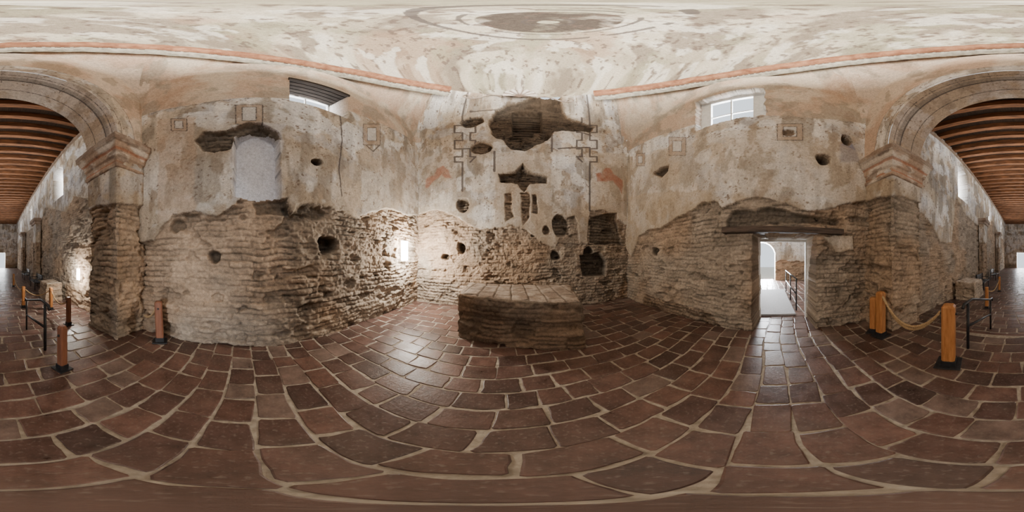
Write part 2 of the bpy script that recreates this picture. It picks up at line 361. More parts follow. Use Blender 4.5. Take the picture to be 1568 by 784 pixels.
c=mixc(plaster(T*AR,Y,520,.5),C(.60,.47,.36),.45+0*T); gz=np.abs(((T/math.pi*13)%1)-.5)
ln=np.minimum(np.abs(Y-YF+.35*h*.5)-.006,np.abs(Y-YF+.10)+.004); ln=np.minimum(ln,np.abs(Y-YF+.62)+.002); ln=np.where(Y>YF-.25*h,np.minimum(ln,(.5-gz)*.3+.011),ln)
c=deep(mixc(c,C(.30,.27,.24),((Y<YF-.10*h)&(Y>YF-.16*h))*.55))
grid('wall_arch_soffit',np.stack([X,Y,Z],-1),dict(colA=c,colP=c,m=0*X+1,ln=ln),WM)
# ---------------- DOME
ph=np.linspace(0,2*math.pi,640); al=np.linspace(0,math.pi/2,300)
A,B=np.meshgrid(ph,al,indexing='ij')
X=cx+(ra+.02)*np.cos(B)*np.cos(A); Y=cy+(rb+.02)*np.cos(B)*np.sin(A); Z=ZR+1.6*h*np.sin(B)
r0=1+.008*(fbm(X*2,Y*2,3,5)-.5)*2
X=cx+(X-cx)*r0; Y=cy+(Y-cy)*r0
u=X*1.2+3; w=Y*1.2+Z*.6
c=mixc(C(.42,.375,.295),C(.56,.51,.42),sm(fbm(u*.8,w*.8,6,601),.4,.60))
c=mixc(c,C(.23,.19,.15),sm(fbm(u*1.3,w*2.3,6,602),.485,.595)*.75)
c=mixc(c,C(.38,.26,.18),sm(fbm(u*.7,w*.9,5,603),.53,.67)*.5)
c=mixc(c,C(.32,.315,.22),sm(fbm(u*1.5,w*1.1,5,605),.54,.66)*.5)
c=mixc(c,C(.70,.67,.60),sm(fbm(u*2.1,w*2.8,6,608),.56,.65)*.65)
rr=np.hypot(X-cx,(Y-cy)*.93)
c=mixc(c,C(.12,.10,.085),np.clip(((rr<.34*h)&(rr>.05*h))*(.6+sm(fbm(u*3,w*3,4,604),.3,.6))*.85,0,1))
c=mixc(c,C(.16,.12,.10),sm(fbm(u*9,w*9,4,606),.63,.71)*.75)
ln=np.minimum(np.abs(rr-.40*h),np.abs(rr-.56*h)-.014)-.006+.05*(fbm(u*3,w*3,2,607)>.66); ln=np.minimum(ln,np.abs(rr-.12*h))
c=deep(c,1.15)
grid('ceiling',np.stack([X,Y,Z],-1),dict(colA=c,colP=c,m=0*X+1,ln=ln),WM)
# ---------------- CORNICE RING (missing above the altar wall)
def ring(name,prof,mat,nn=520):
    yaws=np.linspace(math.radians(29),math.radians(338),nn)
    pr_=np.array(prof)*h
    ps=np.linspace(0,2*math.pi,4000); ex=cx+ra*np.cos(ps); ey=cy+rb*np.sin(ps); yw=np.arctan2(ex,ey)%(2*math.pi)
    o=np.argsort(yw)
    P0=np.interp(yaws,yw[o],ex[o]),np.interp(yaws,yw[o],ey[o])
    nx=(cx-P0[0])/ra**2; ny=(cy-P0[1])/rb**2; l=np.hypot(nx,ny); nx/=l; ny/=l
    jit=(fbm(yaws*20,yaws*0,3,4)-.5)*.03
    X=P0[0][:,None]+nx[:,None]*(pr_[:,0]+jit[:,None]); Y=P0[1][:,None]+ny[:,None]*(pr_[:,0]+jit[:,None]); Z=ZR+pr_[:,1]+jit[:,None]*.5+0*X
    return grid(name,np.stack([X,Y,Z],-1),{},mat)
ring('trim_1',[(-.05,-.10),(.02,-.095),(.06,-.09),(.095,-.05),(.10,-.02),(.08,-.01),(.08,.0),(.105,.015),(.105,.05),(.06,.065),(-.05,.075)],M_orange)
M_band=simple('band_plaster',(.20,.19,.15),(.50,.46,.38),9,.9)
ring('trim_2',[(-.08,-.20),(.010,-.195),(.018,-.18),(.018,-.11),(-.08,-.095)],M_band)
def boxes(name,bl,mat,bev=.004):
    bm=bmesh.new()
    for (c_,s_,rz) in bl:
        r=bmesh.ops.create_cube(bm,size=1)
        for v_ in r['verts']:
            p=Vector((v_.co.x*s_[0],v_.co.y*s_[1],v_.co.z*s_[2])); p.rotate(Euler(rz if isinstance(rz,tuple) else (0,0,rz))); v_.co=p+Vector(c_)
    me=bpy.data.meshes.new(name); bm.to_mesh(me); bm.free(); me.materials.append(mat)
    o=bpy.data.objects.new(name,me); bpy.context.collection.objects.link(o)
    if bev:
        b=o.modifiers.new('b','BEVEL'); b.width=bev; b.segments=2
    return o
bl=[]
for i,t in enumerate(np.linspace(0,2*math.pi,170)[:-1]):
    x=cx+(ra-.028)*math.cos(t); y=cy+(rb-.028)*math.sin(t); yw=math.degrees(math.atan2(x,y))
    if -22<yw<29 or hsh(np.array([i]),np.array([3]))[0]<.25: continue
    bl.append(((x,y,ZR-.235),(.04,.07,.04),t))
boxes('trim_3',bl,simple('painted_dentil',(.07,.06,.05),(.2,.12,.09),10,.9),.006)
# ---------------- SHELL RELIEF with scrolls
U=np.linspace(0,math.pi,120); Vv=np.linspace(0,1,30); A,B=np.meshgrid(U,Vv,indexing='ij')
rad=.36*B*(1+.07*np.abs(np.sin(A*7)))
dep=.12*np.sin(B*math.pi*.5)*(1-.6*B)+.04*np.abs(np.sin(A*7))*B+.03
X=.12*h+rad*np.cos(A)*1.15; up=rad*np.sin(A)
Y=2.64*h-up*.35-dep; Z=ZR-.22+up
c=mixc(C(.17,.12,.09),C(.66,.60,.54),np.abs(np.sin(A*7))*sm(B,.2,.6))
grid('shell_relief',np.stack([X,Y,Z],-1),dict(colA=c,colP=c,m=0*X+1,ln=0*X+1),WM)
# ---------------- FLOOR TILES
def tile_material():
    m,nt,b=newmat('clay_tile'); Lk=nt.links.new
    tc=N(nt,'ShaderNodeTexCoord'); at=N(nt,'ShaderNodeAttribute',attribute_name='tc')
    n=N(nt,'ShaderNodeTexNoise'); n.inputs['Scale'].default_value=4; n.inputs['Detail'].default_value=10; n.inputs['Roughness'].default_value=.75; Lk(tc.outputs['Object'],n.inputs['Vector'])
    n2=N(nt,'ShaderNodeTexNoise'); n2.inputs['Scale'].default_value=34; n2.inputs['Detail'].default_value=6; Lk(tc.outputs['Object'],n2.inputs['Vector'])
    n3=N(nt,'ShaderNodeTexNoise'); n3.inputs['Scale'].default_value=1.6; n3.inputs['Detail'].default_value=9; n3.inputs['Roughness'].default_value=.7; Lk(tc.outputs['Object'],n3.inputs['Vector'])
    g=math_(nt,'ADD',math_(nt,'MULTIPLY',n.outputs['Fac'],3.0),-.5)
    v=N(nt,'ShaderNodeVectorMath',operation='SCALE'); Lk(at.outputs['Color'],v.inputs[0]); Lk(g,v.inputs['Scale'])
    sp=math_(nt,'MULTIPLY',math_(nt,'SUBTRACT',n2.outputs['Fac'],.56),7.,True)
    du=math_(nt,'MULTIPLY',math_(nt,'SUBTRACT',n3.outputs['Fac'],.48),3.,True)
    fac=math_(nt,'ADD',math_(nt,'MULTIPLY',sp,.45),math_(nt,'MULTIPLY',du,.30),True)
    mx=N(nt,'ShaderNodeMix',data_type='RGBA'); Lk(fac,mx.inputs[0]); Lk(v.outputs[0],mx.inputs[6]); mx.inputs[7].default_value=(.24,.195,.16,1)
    Lk(mx.outputs[2],b.inputs['Base Color'])
    r=math_(nt,'ADD',math_(nt,'MULTIPLY',n.outputs['Fac'],.55),.08); r=math_(nt,'ADD',r,math_(nt,'MULTIPLY',du,.15)); Lk(r,b.inputs['Roughness']); b.inputs['Specular IOR Level'].default_value=.45
    bp=N(nt,'ShaderNodeBump'); bp.inputs['Strength'].default_value=.5; bp.inputs['Distance'].default_value=.012
    Lk(math_(nt,'ADD',n.outputs['Fac'],math_(nt,'MULTIPLY',n2.outputs['Fac'],.4)),bp.inputs['Height']); Lk(bp.outputs[0],b.inputs['Normal'])
    return m
MT=tile_material()
def floor(name,x0,x1,y0,y1,z,rh=.275,Lt=.39,gap=.0125,seed=1):
    r=np.random.default_rng(seed); V=[];F=[];Cc=[]
    ny=int((y1-y0)/rh)+1
    for j in range(ny):
        ya=y0+j*rh; yb=min(ya+rh,y1)
        if yb-ya<.05: continue
        x=x0-r.random()*Lt
        while x<x1:
            Lx=Lt*r.choice([.72,.9,1,1,1.12]); xa=max(x,x0); xb=min(x+Lx,x1); x+=Lx
            if xb-xa<.04: continue
            g=gap*(.7+.6*r.random()); q=[(xa+g,ya+g),(xb-g,ya+g),(xb-g,yb-g),(xa+g,yb-g)]
            q=[(a+r.normal()*.009,b_+r.normal()*.009) for a,b_ in q]
            out=[]
            for i in range(4):
                a=np.array(q[i]); b_=np.array(q[(i+1)%4])
                for t in (.05,.35,.65,.95):
                    out.append(a*(1-t)+b_*t+r.normal(size=2)*.004)
            c0=np.mean(out,axis=0); base=len(V); zt=z+r.normal()*.0018; sx,sy=r.normal(size=2)*.007
            n=len(out)
            def wv(p): return .05*math.sin(p[1]*.9+.5)+.02*math.sin(p[0]*2.1+p[1]*2.), .09*math.sin(p[0]*.8+.7)+.03*math.sin(p[0]*2.7)
            for k,(ins,dz) in enumerate(((-.002,-.012),(0,-.003),(.008,0))):
                for p in out:
                    d=c0-p; d=d/np.linalg.norm(d); pp=p+d*ins; wx,wy=wv(pp)
                    V.append((pp[0]+wx,pp[1]+wy,zt+dz+(pp[0]-c0[0])*sx+(pp[1]-c0[1])*sy))
            for k in (0,1):
                for i in range(n): F.append((base+k*n+i,base+k*n+(i+1)%n,base+(k+1)*n+(i+1)%n,base+(k+1)*n+i))
            F.append(tuple(base+2*n+i for i in range(n)))
            t=r.random(); col=np.array([.078,.044,.036])*(1-t)+np.array([.138,.074,.056])*t; col=col*(.75+.5*r.random())
            if r.random()<.12: col=np.array([.16,.11,.09])
            Cc+= [(*col,1)]*(3*n)
    nt_=len(F); b0=len(V); V+=[(x0,y0,z-.008),(x1,y0,z-.008),(x1,y1,z-.008),(x0,y1,z-.008)]; F.append((b0,b0+1,b0+2,b0+3)); Cc+=[(.4,.3,.2,1)]*4
    me=bpy.data.meshes.new(name); me.from_pydata(V,[],F); a=me.attributes.new('tc','FLOAT_COLOR','POINT'); a.data.foreach_set('color',np.array(Cc,np.float32).reshape(-1))
    me.materials.append(MT); me.materials.append(M_mortar); me.polygons[nt_].material_index=1; me.update()
    o=bpy.data.objects.new(name,me); bpy.context.collection.objects.link(o); return o
floor('floor',-2.05*h,2.55*h,-1.88*h,3.05*h,0,seed=3)
NZ=-.40
floor('floor_nave',-1.95*h,2.1*h,-17.3*h,-1.95*h,NZ,seed=4)
floor('floor_sacristy',2.55*h,7.2*h,-2.6*h,1.6*h,0,seed=5)
boxes('floor_steps',[((.14*h,-1.9*h-.13,-.13-.1),(2.6*h,.28,.2),0.),((.14*h,-1.9*h-.40,-.265-.1),(2.6*h,.30,.2),0.),((.14*h,-1.9*h+.03,-.2),(4.05*h,.08,.37),0.)],simple('step_tile',(.09,.045,.035),(.18,.09,.065),6,.5),.01)
# ---------------- ALTAR / BLOCKS
def block(name,base,tops,z0,seed,amp=1.,ctop=((.44,.37,.31),(.34,.26,.21)),cs=(.62,.55,.5),ds=.016):
    b=np.array(base)*h; t=np.array(tops,float); txy=t[:,:2]*h; tz=t[:,2]
    per=[];pt=[];zt=[];nr=[];cent=b.mean(0)
    for i in range(4):
        a0,a1=b[i],b[(i+1)%4]; k=int(np.linalg.norm(a1-a0)/ds)
        dd=(a1-a0)/np.linalg.norm(a1-a0); nn=np.array([dd[1],-dd[0]])
        if nn@( (a0+a1)/2-cent)<0: nn=-nn
        for j in range(k):
            f=j/k; per.append(a0*(1-f)+a1*f); pt.append(txy[i]*(1-f)+txy[(i+1)%4]*f); zt.append(tz[i]*(1-f)+tz[(i+1)%4]*f); nr.append(nn)
    per=np.array(per);pt=np.array(pt);zt=np.array(zt);nr=np.array(nr); m_=len(per)
    for _ in range(6): nr=(np.roll(nr,1,0)+nr+np.roll(nr,-1,0))/3
    S=np.arange(m_)*ds; nz=int((zt.mean()-z0)/ds)
    vv=np.linspace(0,1,nz); SS,VV=np.meshgrid(S,vv,indexing='ij'); ZZ=z0+(zt[:,None]-z0)*VV
    d,c=adobe(SS,ZZ,seed,.085,.40)
    capm=sm(VV,.64,.69)
    d=d*amp*(1-.55*capm)
    d=d+.045*sm(VV,.40,.46)*(1-sm(VV,.62,.66))+.03*sm(VV,.97,1)-.01
    X=per[:,0:1]*(1-VV)+pt[:,0:1]*VV-nr[:,0:1]*d; Y=per[:,1:2]*(1-VV)+pt[:,1:2]*VV-nr[:,1:2]*d
    c=c*C(*cs)
    rr=np.linspace(1,0,60)[1:]; cc=np.array([X[:,-1].mean(),Y[:,-1].mean()])
    X2=cc[0]+(X[:,-1:]-cc[0])*rr; Y2=cc[1]+(Y[:,-1:]-cc[1])*rr
    zc=zt.mean(); Z2=zc+(zt[:,None]-zc)*rr+.02*sm(1-rr,0,.1)
    bx=X2/.28+.1*fbm(X2*5,Y2*5,2); by=Y2/.42+.5*(np.floor(bx)%2); jj=np.minimum(np.minimum(bx%1,1-bx%1)*.28,np.minimum(by%1,1-by%1)*.42)
    Z2=Z2-.015*np.exp(-(jj/.012)**2)+.014*(fbm(X2*8,Y2*8,3,seed)-.5)
    tc_=mixc(C(*ctop[0]),C(*ctop[1]),sm(fbm(X2*6,Y2*6,5,seed+2),.35,.65))*(1-.5*np.exp(-(jj/.014)**2))[...,None]
    P=np.stack([np.hstack([X,X2]),np.hstack([Y,Y2]),np.hstack([ZZ,Z2])],-1); col=np.concatenate([c,tc_],1)
    return grid(name,P,dict(colA=col,colP=col,m=np.full(P.shape[:2],-1.),ln=np.full(P.shape[:2],1.)),WM,closed=True)
block('adobe_altar',[(-.60,1.76),(.68,1.42),(.90,2.33),(-.68,2.50)],[(-.575,1.70,E-.425*h),(.655,1.40,E-.455*h),(.86,2.31,E-.44*h),(-.67,2.47,E-.42*h)],-.03,700,amp=.8,ctop=((.42,.35,.29),(.27,.21,.165)),cs=(.68,.66,.65))
block('adobe_side_altar',[(-1.68,-4.2),(-1.2,-4.2),(-1.2,-5.0),(-1.68,-5.0)],[(-1.68,-4.2,NZ+.8),(-1.25,-4.25,NZ+.75),(-1.25,-4.95,NZ+.75),(-1.68,-5.0,NZ+.8)],NZ-.01,720,cs=(1,1,1),ctop=((.6,.52,.42),(.5,.4,.3)),ds=.03)
block('adobe_side_altar',[(1.3,-4.2),(1.88,-4.2),(1.88,-5.1),(1.3,-5.1)],[(1.33,-4.22,NZ+.8),(1.88,-4.2,NZ+.85),(1.88,-5.1,NZ+.85),(1.33,-5.05,NZ+.8)],NZ-.01,730,cs=(1.3,1.3,1.3),ctop=((.7,.62,.52),(.5,.4,.3)),ds=.03)
# ---------------- NAVE WALLS
pnl=Path([(-1.75,-17.2),(-1.75,-1.85)],.03)
def rs(p,ya,yb,zlo,zhi):
    sg=-1 if p.y[0]>p.y[-1] else 1
    a=np.interp(sg*ya,sg*p.y,p.s); b=np.interp(sg*yb,sg*p.y,p.s)
    return np.array([(a,zlo),(b,zlo),(b,zhi),(a,zhi)])
nw=[(-5.15,-4.3),(-9.6,-8.8),(-14,-13.2)]
nwr=[(-5.4,-4.55),(-9.8,-9.0),(-14.2,-13.4)]
make_wall('wall_nave_left',pnl,NZ-.05,E+3.75*h,.03,edge=[(28,372),(36,360),(45,352),(60,345),(70,318),(85,322),(100,325),(112,300),(130,305),(150,298),(168,300)],
 cuts=[(rs(pnl,a*h,b*h,E+1.85*h,E+2.95*h),.7,True,.03) for a,b in nw],seed=800,warm=.15,dopull=False)
pnr=Path([(1.95,-1.9),(1.95,-17.2)],.03)
make_wall('wall_nave_right',pnr,NZ-.05,E+3.75*h,.03,edge=[(1395,300),(1405,322),(1425,340),(1440,372),(1458,372),(1464,300),(1480,330),(1498,345),(1515,330),(1530,360),(1540,372)],
 cuts=[(rs(pnr,b*h,a*h,E+1.9*h,E+3.05*h),.7,True,.03) for a,b in nwr],seed=820,warm=.15,dopull=False)
pend=Path([(2.05,-17),(-1.85,-17)],.05); c0=2.05*h
make_wall('wall_nave_end',pend,NZ-.05,E+3.75*h,.05,zedge=.2,cuts=[(np.array([(c0-.75*h,-1),(c0+.55*h,-1),(c0+.55*h,E+.35*h),(c0-.75*h,E+.35*h)]),.6,True,.0)],seed=840,warm=.2,dopull=False)
k=7
for sx,xw in ((1,-1.75),(-1,1.95)):
    for yy in (-7.2,-11.5):
        x=xw
        p=[(x-.0*sx,yy-.35),(x+.22*sx,yy-.35),(x+.22*sx,yy+.35),(x-.0*sx,yy+.35)]
        p=p if sx>0 else p[::-1]
        pp=Path(p,.035,.05)
        make_wall('wall_pilaster_%d'%(k-6),pp,NZ,E+1.6*h,.035,zedge=E+.6*h,seed=850,warm=.3,dopull=False)
        sweep('trim_%d'%k,p,[(0,1.4),(.06,1.42),(.06,1.5),(.12,1.54),(.12,1.66),(-.2,1.67)],WM); k+=1
ZC=E+3.4*h
boxes('ceiling_nave',[((.1*h,-9.6*h,ZC+.28),(4.3*h,15.5*h,.06),0)],M_board,0)
bl=[]; y=-2.15*h; rr_=np.random.default_rng(5)
while y>-17.1*h:
    bl.append(((.1*h,y,ZC+.12+rr_.normal()*.01),(4.0*h,.19,.28),0)); y-=.4*h
boxes('ceiling_beam',bl,M_beam,.012)
boxes('trim_4',[((-1.72*h,-9.5*h,ZC-.04),(.12,15.2*h,.07),0),((1.92*h,-9.5*h,ZC-.04),(.12,15.2*h,.07),0)],simple('wall_plate',(.2,.14,.1),(.36,.28,.22),6,.8),.008)
# ---------------- SACRISTY beyond the door
psf=Path([(6.6,1.5),(6.6,-2.5)],.035)
def archpoly(s0,s1,z0,z1):
    r=(s1-s0)/2; P=[(s0,z0),(s1,z0)]
    for a in np.linspace(0,math.pi,14): P.append(((s0+s1)/2+r*math.cos(a),z1-r+r*math.sin(a)))
    return np.array(P)
make_wall('wall_sacristy_far',psf,-.05,E+1.7*h,.03,zedge=E-.2*h,cuts=[(archpoly((1.5-.84)*h,(1.5+.30)*h,-.5,E+.57*h),.45,True,0)],seed=900,warm=.0,dopull=False)
make_wall('wall_sacristy_back',Path([(2.55,1.5),(6.65,1.5)],.04),-.05,E+1.7*h,.04,zedge=E+.3*h,seed=910,dopull=False)
make_wall('wall_sacristy_front',Path([(6.65,-2.5),(2.55,-2.5)],.04),-.05,E+1.7*h,.04,zedge=E+.3*h,seed=920,dopull=False)
make_wall('wall_sacristy_left',Path([(2.585,-2.6),(2.585,1.6)],.04),-.05,E+1.7*h,.04,zedge=E+.2*h,seed=930,dopull=False,
  cuts=[(np.array([((2.6-.62)*h,-1),((2.6+.28)*h,-1),((2.6+.28)*h,E+.30*h),((2.6-.62)*h,E+.30*h)]),.02,True,0)])
boxes('ceiling_sacristy',[((4.6*h,-.5*h,E+1.7*h),(4.3*h,4.3*h,.05),0)],M_white,0)
boxes('floor_threshold',[((2.28*h,-.2*h,-.03),(.75*h,1.1*h,.05),0)],simple('threshold_clay',(.08,.045,.035),(.16,.085,.06),5,.2),.004)
boxes('ramp',[((3.55*h,-.12*h,.05),(1.9*h,.66*h,.05),(0,-.02,0))],M_ramp,.008)
yl,yr=.55*h,-.95*h
boxes('door_lintel',[((1.96*h,(yl+yr)/2,E+.315*h),(.28,abs(yl-yr),.12),(0.0,0,.012)),((1.99*h+.25,(yl+yr)/2,E+.315*h),(.24,abs(yl-yr)*.9,.10),(0,0,0.)),((1.99*h+.5,(yl+yr)/2,E+.315*h),(.24,abs(yl-yr)*.9,.10),(0,0,0.)),((1.99*h+.75,(yl+yr)/2,E+.315*h),(.24,abs(yl-yr)*.9,.10),(0,0,0.))],M_lintel,.015)
boxes('door_frame',[((2.5*h,.225*h,.97),(.10,.07,1.98),0),((2.5*h,-.60*h,.97),(.10,.07,1.98),0),((2.5*h,-.19*h,1.98),(.10,.85*h,.07),0)],M_white,.006)
# ---------------- helpers
def tube_bm(bm,pts,r,seg=10):
    pts=[Vector(p) for p in pts]; rings=[]
    for i,p in enumerate(pts):
        d=(pts[min(i+1,len(pts)-1)]-pts[max(i-1,0)]).normalized()
        up=Vector((0,0,1)) if abs(d.z)<.9 else Vector((1,0,0)); a=d.cross(up).normalized(); b=d.cross(a).normalized()
        rings.append([bm.verts.new(p+a*r*math.cos(t)+b*r*math.sin(t)) for t in [k*2*math.pi/seg for k in range(seg)]])
    for i in range(len(rings)-1):
        for k in range(seg): bm.faces.new((rings[i][k],rings[i][(k+1)%seg],rings[i+1][(k+1)%seg],rings[i+1][k]))
    bm.faces.new(rings[0]); bm.faces.new(rings[-1][::-1])
def tubes(name,lists,r,mat):
    bm=bmesh.new()
    for l in lists: tube_bm(bm,l,r)
    bmesh.ops.recalc_face_normals(bm,faces=bm.faces)
    me=bpy.data.meshes.new(name); bm.to_mesh(me); bm.free(); me.materials.append(mat)
    o=bpy.data.objects.new(name,me); bpy.context.collection.objects.link(o)
    for p in me.polygons: p.use_smooth=len(p.vertices)==4
    return o
def scroll(sg):
    pts=[]
    for i in range(60):
        t=i/59; x=.12*h+sg*(.45+1.05*t); z=ZR-.10+.16*math.sin(t*7)-.25*t
        if t>.75:
            a=(t-.75)*4*5.5; x=.12*h+sg*(1.24+.12*math.sin(a)*(1.2-t)*3); z=ZR-.36+.12*math.cos(a)*(1.2-t)*3
        e=max(0,1-((x-cx)/ra)**2); y=cy+rb*math.sqrt(e)-.02
        pts.append((x,y,z))
    return pts
tubes('trim_11',[scroll(1),scroll(-1)],.028,simple('scroll_stucco',(.20,.15,.12),(.45,.38,.31),9,.9))
def area(name,loc,target,sx,sy,e,col=(1,1,1)):
    l=bpy.data.lights.new(name,'AREA'); l.shape='RECTANGLE'; l.size=sx; l.size_y=sy; l.energy=e; l.color=col
    o=bpy.data.objects.new(name,l); o.location=loc; d=Vector(target)-Vector(loc); o.rotation_euler=d.to_track_quat('-Z','Y').to_euler(); bpy.context.collection.objects.link(o); return o
def window(i,path,x0,x1,zlo,zhi,dep,fw,e,margin=(0,0)):
    sa=np.interp((x0/1568-.5)*2*math.pi,path.yaw,path.s); sb=np.interp((x1/1568-.5)*2*math.pi,path.yaw,path.s); sc=(sa+sb)/2
    X=np.interp(sc,path.s,path.x); Y=np.interp(sc,path.s,path.y); nx=np.interp(sc,path.s,path.nx); ny=np.interp(sc,path.s,path.ny)
    w=sb-sa; hh=zhi-zlo
    tx,ty=-ny,nx
    c_=Vector((X-nx*dep,Y-ny*dep,(zlo+zhi)/2))
    mw,mh=margin
    def at(u,z): return (c_.x+tx*u,c_.y+ty*u,c_.z+z)
    a=math.atan2(ty,tx)
    W=w/2+.1; Hh=hh/2+.1; iw=w/2-mw; ih=hh/2-mh
    bl=[(at(-(W+iw)/2,0),(W-iw,.08,2*Hh),a),(at((W+iw)/2,0),(W-iw,.08,2*Hh),a),(at(0,(Hh+ih)/2),(2*W,.08,Hh-ih),a),(at(0,-(Hh+ih)/2),(2*W,.08,Hh-ih),a)]
    bl+=[(at(0,0),(fw,.05,2*ih),a),(at(0,-ih*.2),(2*iw,.05,fw),a)]
    boxes('window_%d'%i,bl,M_white,.004)
    area('window_daylight_%d'%i,(c_.x-nx*.12,c_.y-ny*.12,c_.z),(c_.x+nx,c_.y+ny,c_.z),2*iw,2*ih,e,(.93,.96,1))
    return X,Y,nx,ny,a,w
X_,Y_,nx_,ny_,a_,w_=window(1,pl,444,533,E+2.3*h,E+3.13*h,.66,.03,65,(.05,.05))
M_soffit=simple('window_soffit_wood',(.010,.008,.006),(.045,.032,.024),5,.9,(5,.5,5),.8)
boxes('window_lintel',[((X_-nx_*(.02+k*.12),Y_-ny_*(.02+k*.12),E+3.13*h-.06+.0*k),(w_+.06,.105,.10),a_) for k in range(5)]+[((X_-nx_*.32,Y_-ny_*.32,E+3.13*h+.015),(w_+.06,.66,.05),a_)],M_soffit,.008)
window(2,pr,1065,1172,E+2.25*h,E+3.22*h,.30,.035,110,(.30,.12))
k=3
for (p,lst,zl,zh,sx) in ((pnl,nw,E+1.85*h,E+2.95*h,-1),(pnr,nwr,E+1.9*h,E+3.05*h,1)):
    for a,b in lst:
        X0=p.x[0]+sx*.68; ym=(a+b)/2*h; wd=(b-a)*h
        boxes('window_%d'%k,[((X0,ym,(zl+zh)/2),(.05,.05,zh-zl+.1),0),((X0,ym,(zl+zh)/2),(.05,wd+.1,.05),0),((X0,a*h,(zl+zh)/2),(.06,.08,zh-zl+.1),0),((X0,b*h,(zl+zh)/2),(.06,.08,zh-zl+.1),0),((X0,ym,zl),(.06,wd+.1,.08),0),((X0,ym,zh),(.06,wd+.1,.08),0)],M_white,.004)
        area('window_daylight_%d'%k,(X0+sx*.1,ym,(zl+zh)/2),(X0-sx*2,ym,(zl+zh)/2-.4),wd,zh-zl,180,(.93,.96,1)); k+=1
area('door_daylight_1',(.1*h,-17.5*h,E-.3*h),(.1*h,0,E-.3*h),1.4*h,1.5*h,400,(.95,.97,1))
area('door_daylight_2',(6.95*h,.28*h,E-.2*h),(3*h,.0,E-.3*h),1.0*h,1.6*h,1400,(.92,.96,1))
# ---------------- LAMPS: wall-wash points with glowing glare plates, plus added fill lights
def lamp(name,loc,n,w,hh,e,off):
    nx,ny=n
    o=boxes(name,[((0,0,0),(w,.05,hh),0)],M_glare,.02); o.location=loc; o.rotation_euler=(0,0,math.atan2(ny,nx)-math.pi/2)
    l=bpy.data.lights.new(name+'_light','POINT'); l.energy=e; l.color=(1,.94,.84); l.shadow_soft_size=.01
    lo=bpy.data.objects.new(name+'_light',l); lo.location=(loc[0]+nx*off,loc[1]+ny*off,loc[2]); bpy.context.collection.objects.link(lo)
lamp('wall_lamp_glare',(-1.875*h,2.42*h,E+.10*h),(1,.0),.30,.60,330,.30)
lamp('wall_lamp_glare',(-1.72*h,-3.3*h,E-.42*h),(1,0),.20,.42,130,.25)
area('dome_fill',(cx,cy,E+3.3*h),(cx,cy+.001,20),2.4*h,2.6*h,610,(1,.95,.87))  # added fill floating without a fitting, bounces off the dome
area('nave_fill',(.1*h,-8*h,E+2.2*h),(.1*h,-8*h+.001,20),2.2*h,11*h,320,(1,.93,.84))  # added fill with no fitting, brightens the nave beams from below
# ---------------- POSTS, ROPES, RAILS
def group(name,objs):
    e=bpy.data.objects.new(name,None); bpy.context.collection.objects.link(e)
    for o in objs: o.parent=e
    return e
def post(x,y,z0,z1,w,mat,rz=0,lean=(0,0),name='post'):
    bm=bmesh.new(); sec=[(0,w),(z1-z0-.03,w),(z1-z0,w*.72)]
    rings=[]
    for zz,ww in sec:
        o8=[]
        for sx,sy in ((-1,-1),(1,-1),(1,1),(-1,1)):
            ch=ww*.14; hw=ww/2
            if (sx,sy) in ((-1,-1),(1,1)): o8+= [(sx*hw,sy*(hw-ch)),(sx*(hw-ch),sy*hw)]
            else: o8+=[(sx*(hw-ch),sy*hw),(sx*hw,sy*(hw-ch))]
        rings.append([bm.verts.new((a,b,zz)) for a,b in o8])
    for i in range(2):
        for k in range(8): bm.faces.new((rings[i][k],rings[i][(k+1)%8],rings[i+1][(k+1)%8],rings[i+1][k]))
    bm.faces.new(rings[-1]); bm.faces.new(rings[0][::-1])
    fs=set()
    for sc_,of in (((w*1.9,w*1.9,.02),.01),((w*1.12,w*1.12,.09),.055)):
        r=bmesh.ops.create_cube(bm,size=1)
        for v_ in r['verts']: v_.co=Vector((v_.co.x*sc_[0],v_.co.y*sc_[1],v_.co.z*sc_[2]+of))
        fs|=set(f for v_ in r['verts'] for f in v_.link_faces)
    g=bmesh.ops.create_cone(bm,cap_ends=True,segments=10,radius1=.018,radius2=.018,depth=w*1.3)
    for v_ in g['verts']: v_.co=Vector((v_.co.z,v_.co.y,v_.co.x+z1-z0-.13))
    fs|=set(f for v_ in g['verts'] for f in v_.link_faces)
    for f in fs: f.material_index=1
    bmesh.ops.recalc_face_normals(bm,faces=bm.faces)
    me=bpy.data.meshes.new(name); bm.to_mesh(me); bm.free(); me.materials.append(mat); me.materials.append(M_black)
    o=bpy.data.objects.new(name,me); o.location=(x,y,z0); o.rotation_euler=(lean[0],lean[1],rz); bpy.context.collection.objects.link(o)
    b=o.modifiers.new('b','BEVEL'); b.width=.005; b.segments=2; return o
def rope(a,b,sag):
    a=Vector(a);b=Vector(b); n=60; L_=(b-a).length; li=[]
    dirn=(b-a).normalized(); side=dirn.cross(Vector((0,0,1))).normalized()
    for s in range(3):
        pts=[]
        for i in range(n+1):
            t=i/n; p=a.lerp(b,t)-Vector((0,0,sag*4*t*(1-t))); an=t*L_*50+s*2.094
            pts.append(p+side*.011*math.cos(an)+Vector((0,0,1))*.011*math.sin(an))
        li.append(pts)
    bm=bmesh.new()
    for l in li: tube_bm(bm,l,.012,6)
    bmesh.ops.recalc_face_normals(bm,faces=bm.faces)
    me=bpy.data.meshes.new('rope'); bm.to_mesh(me); bm.free(); me.materials.append(M_rope)
    o=bpy.data.objects.new('rope',me); bpy.context.collection.objects.link(o); return o
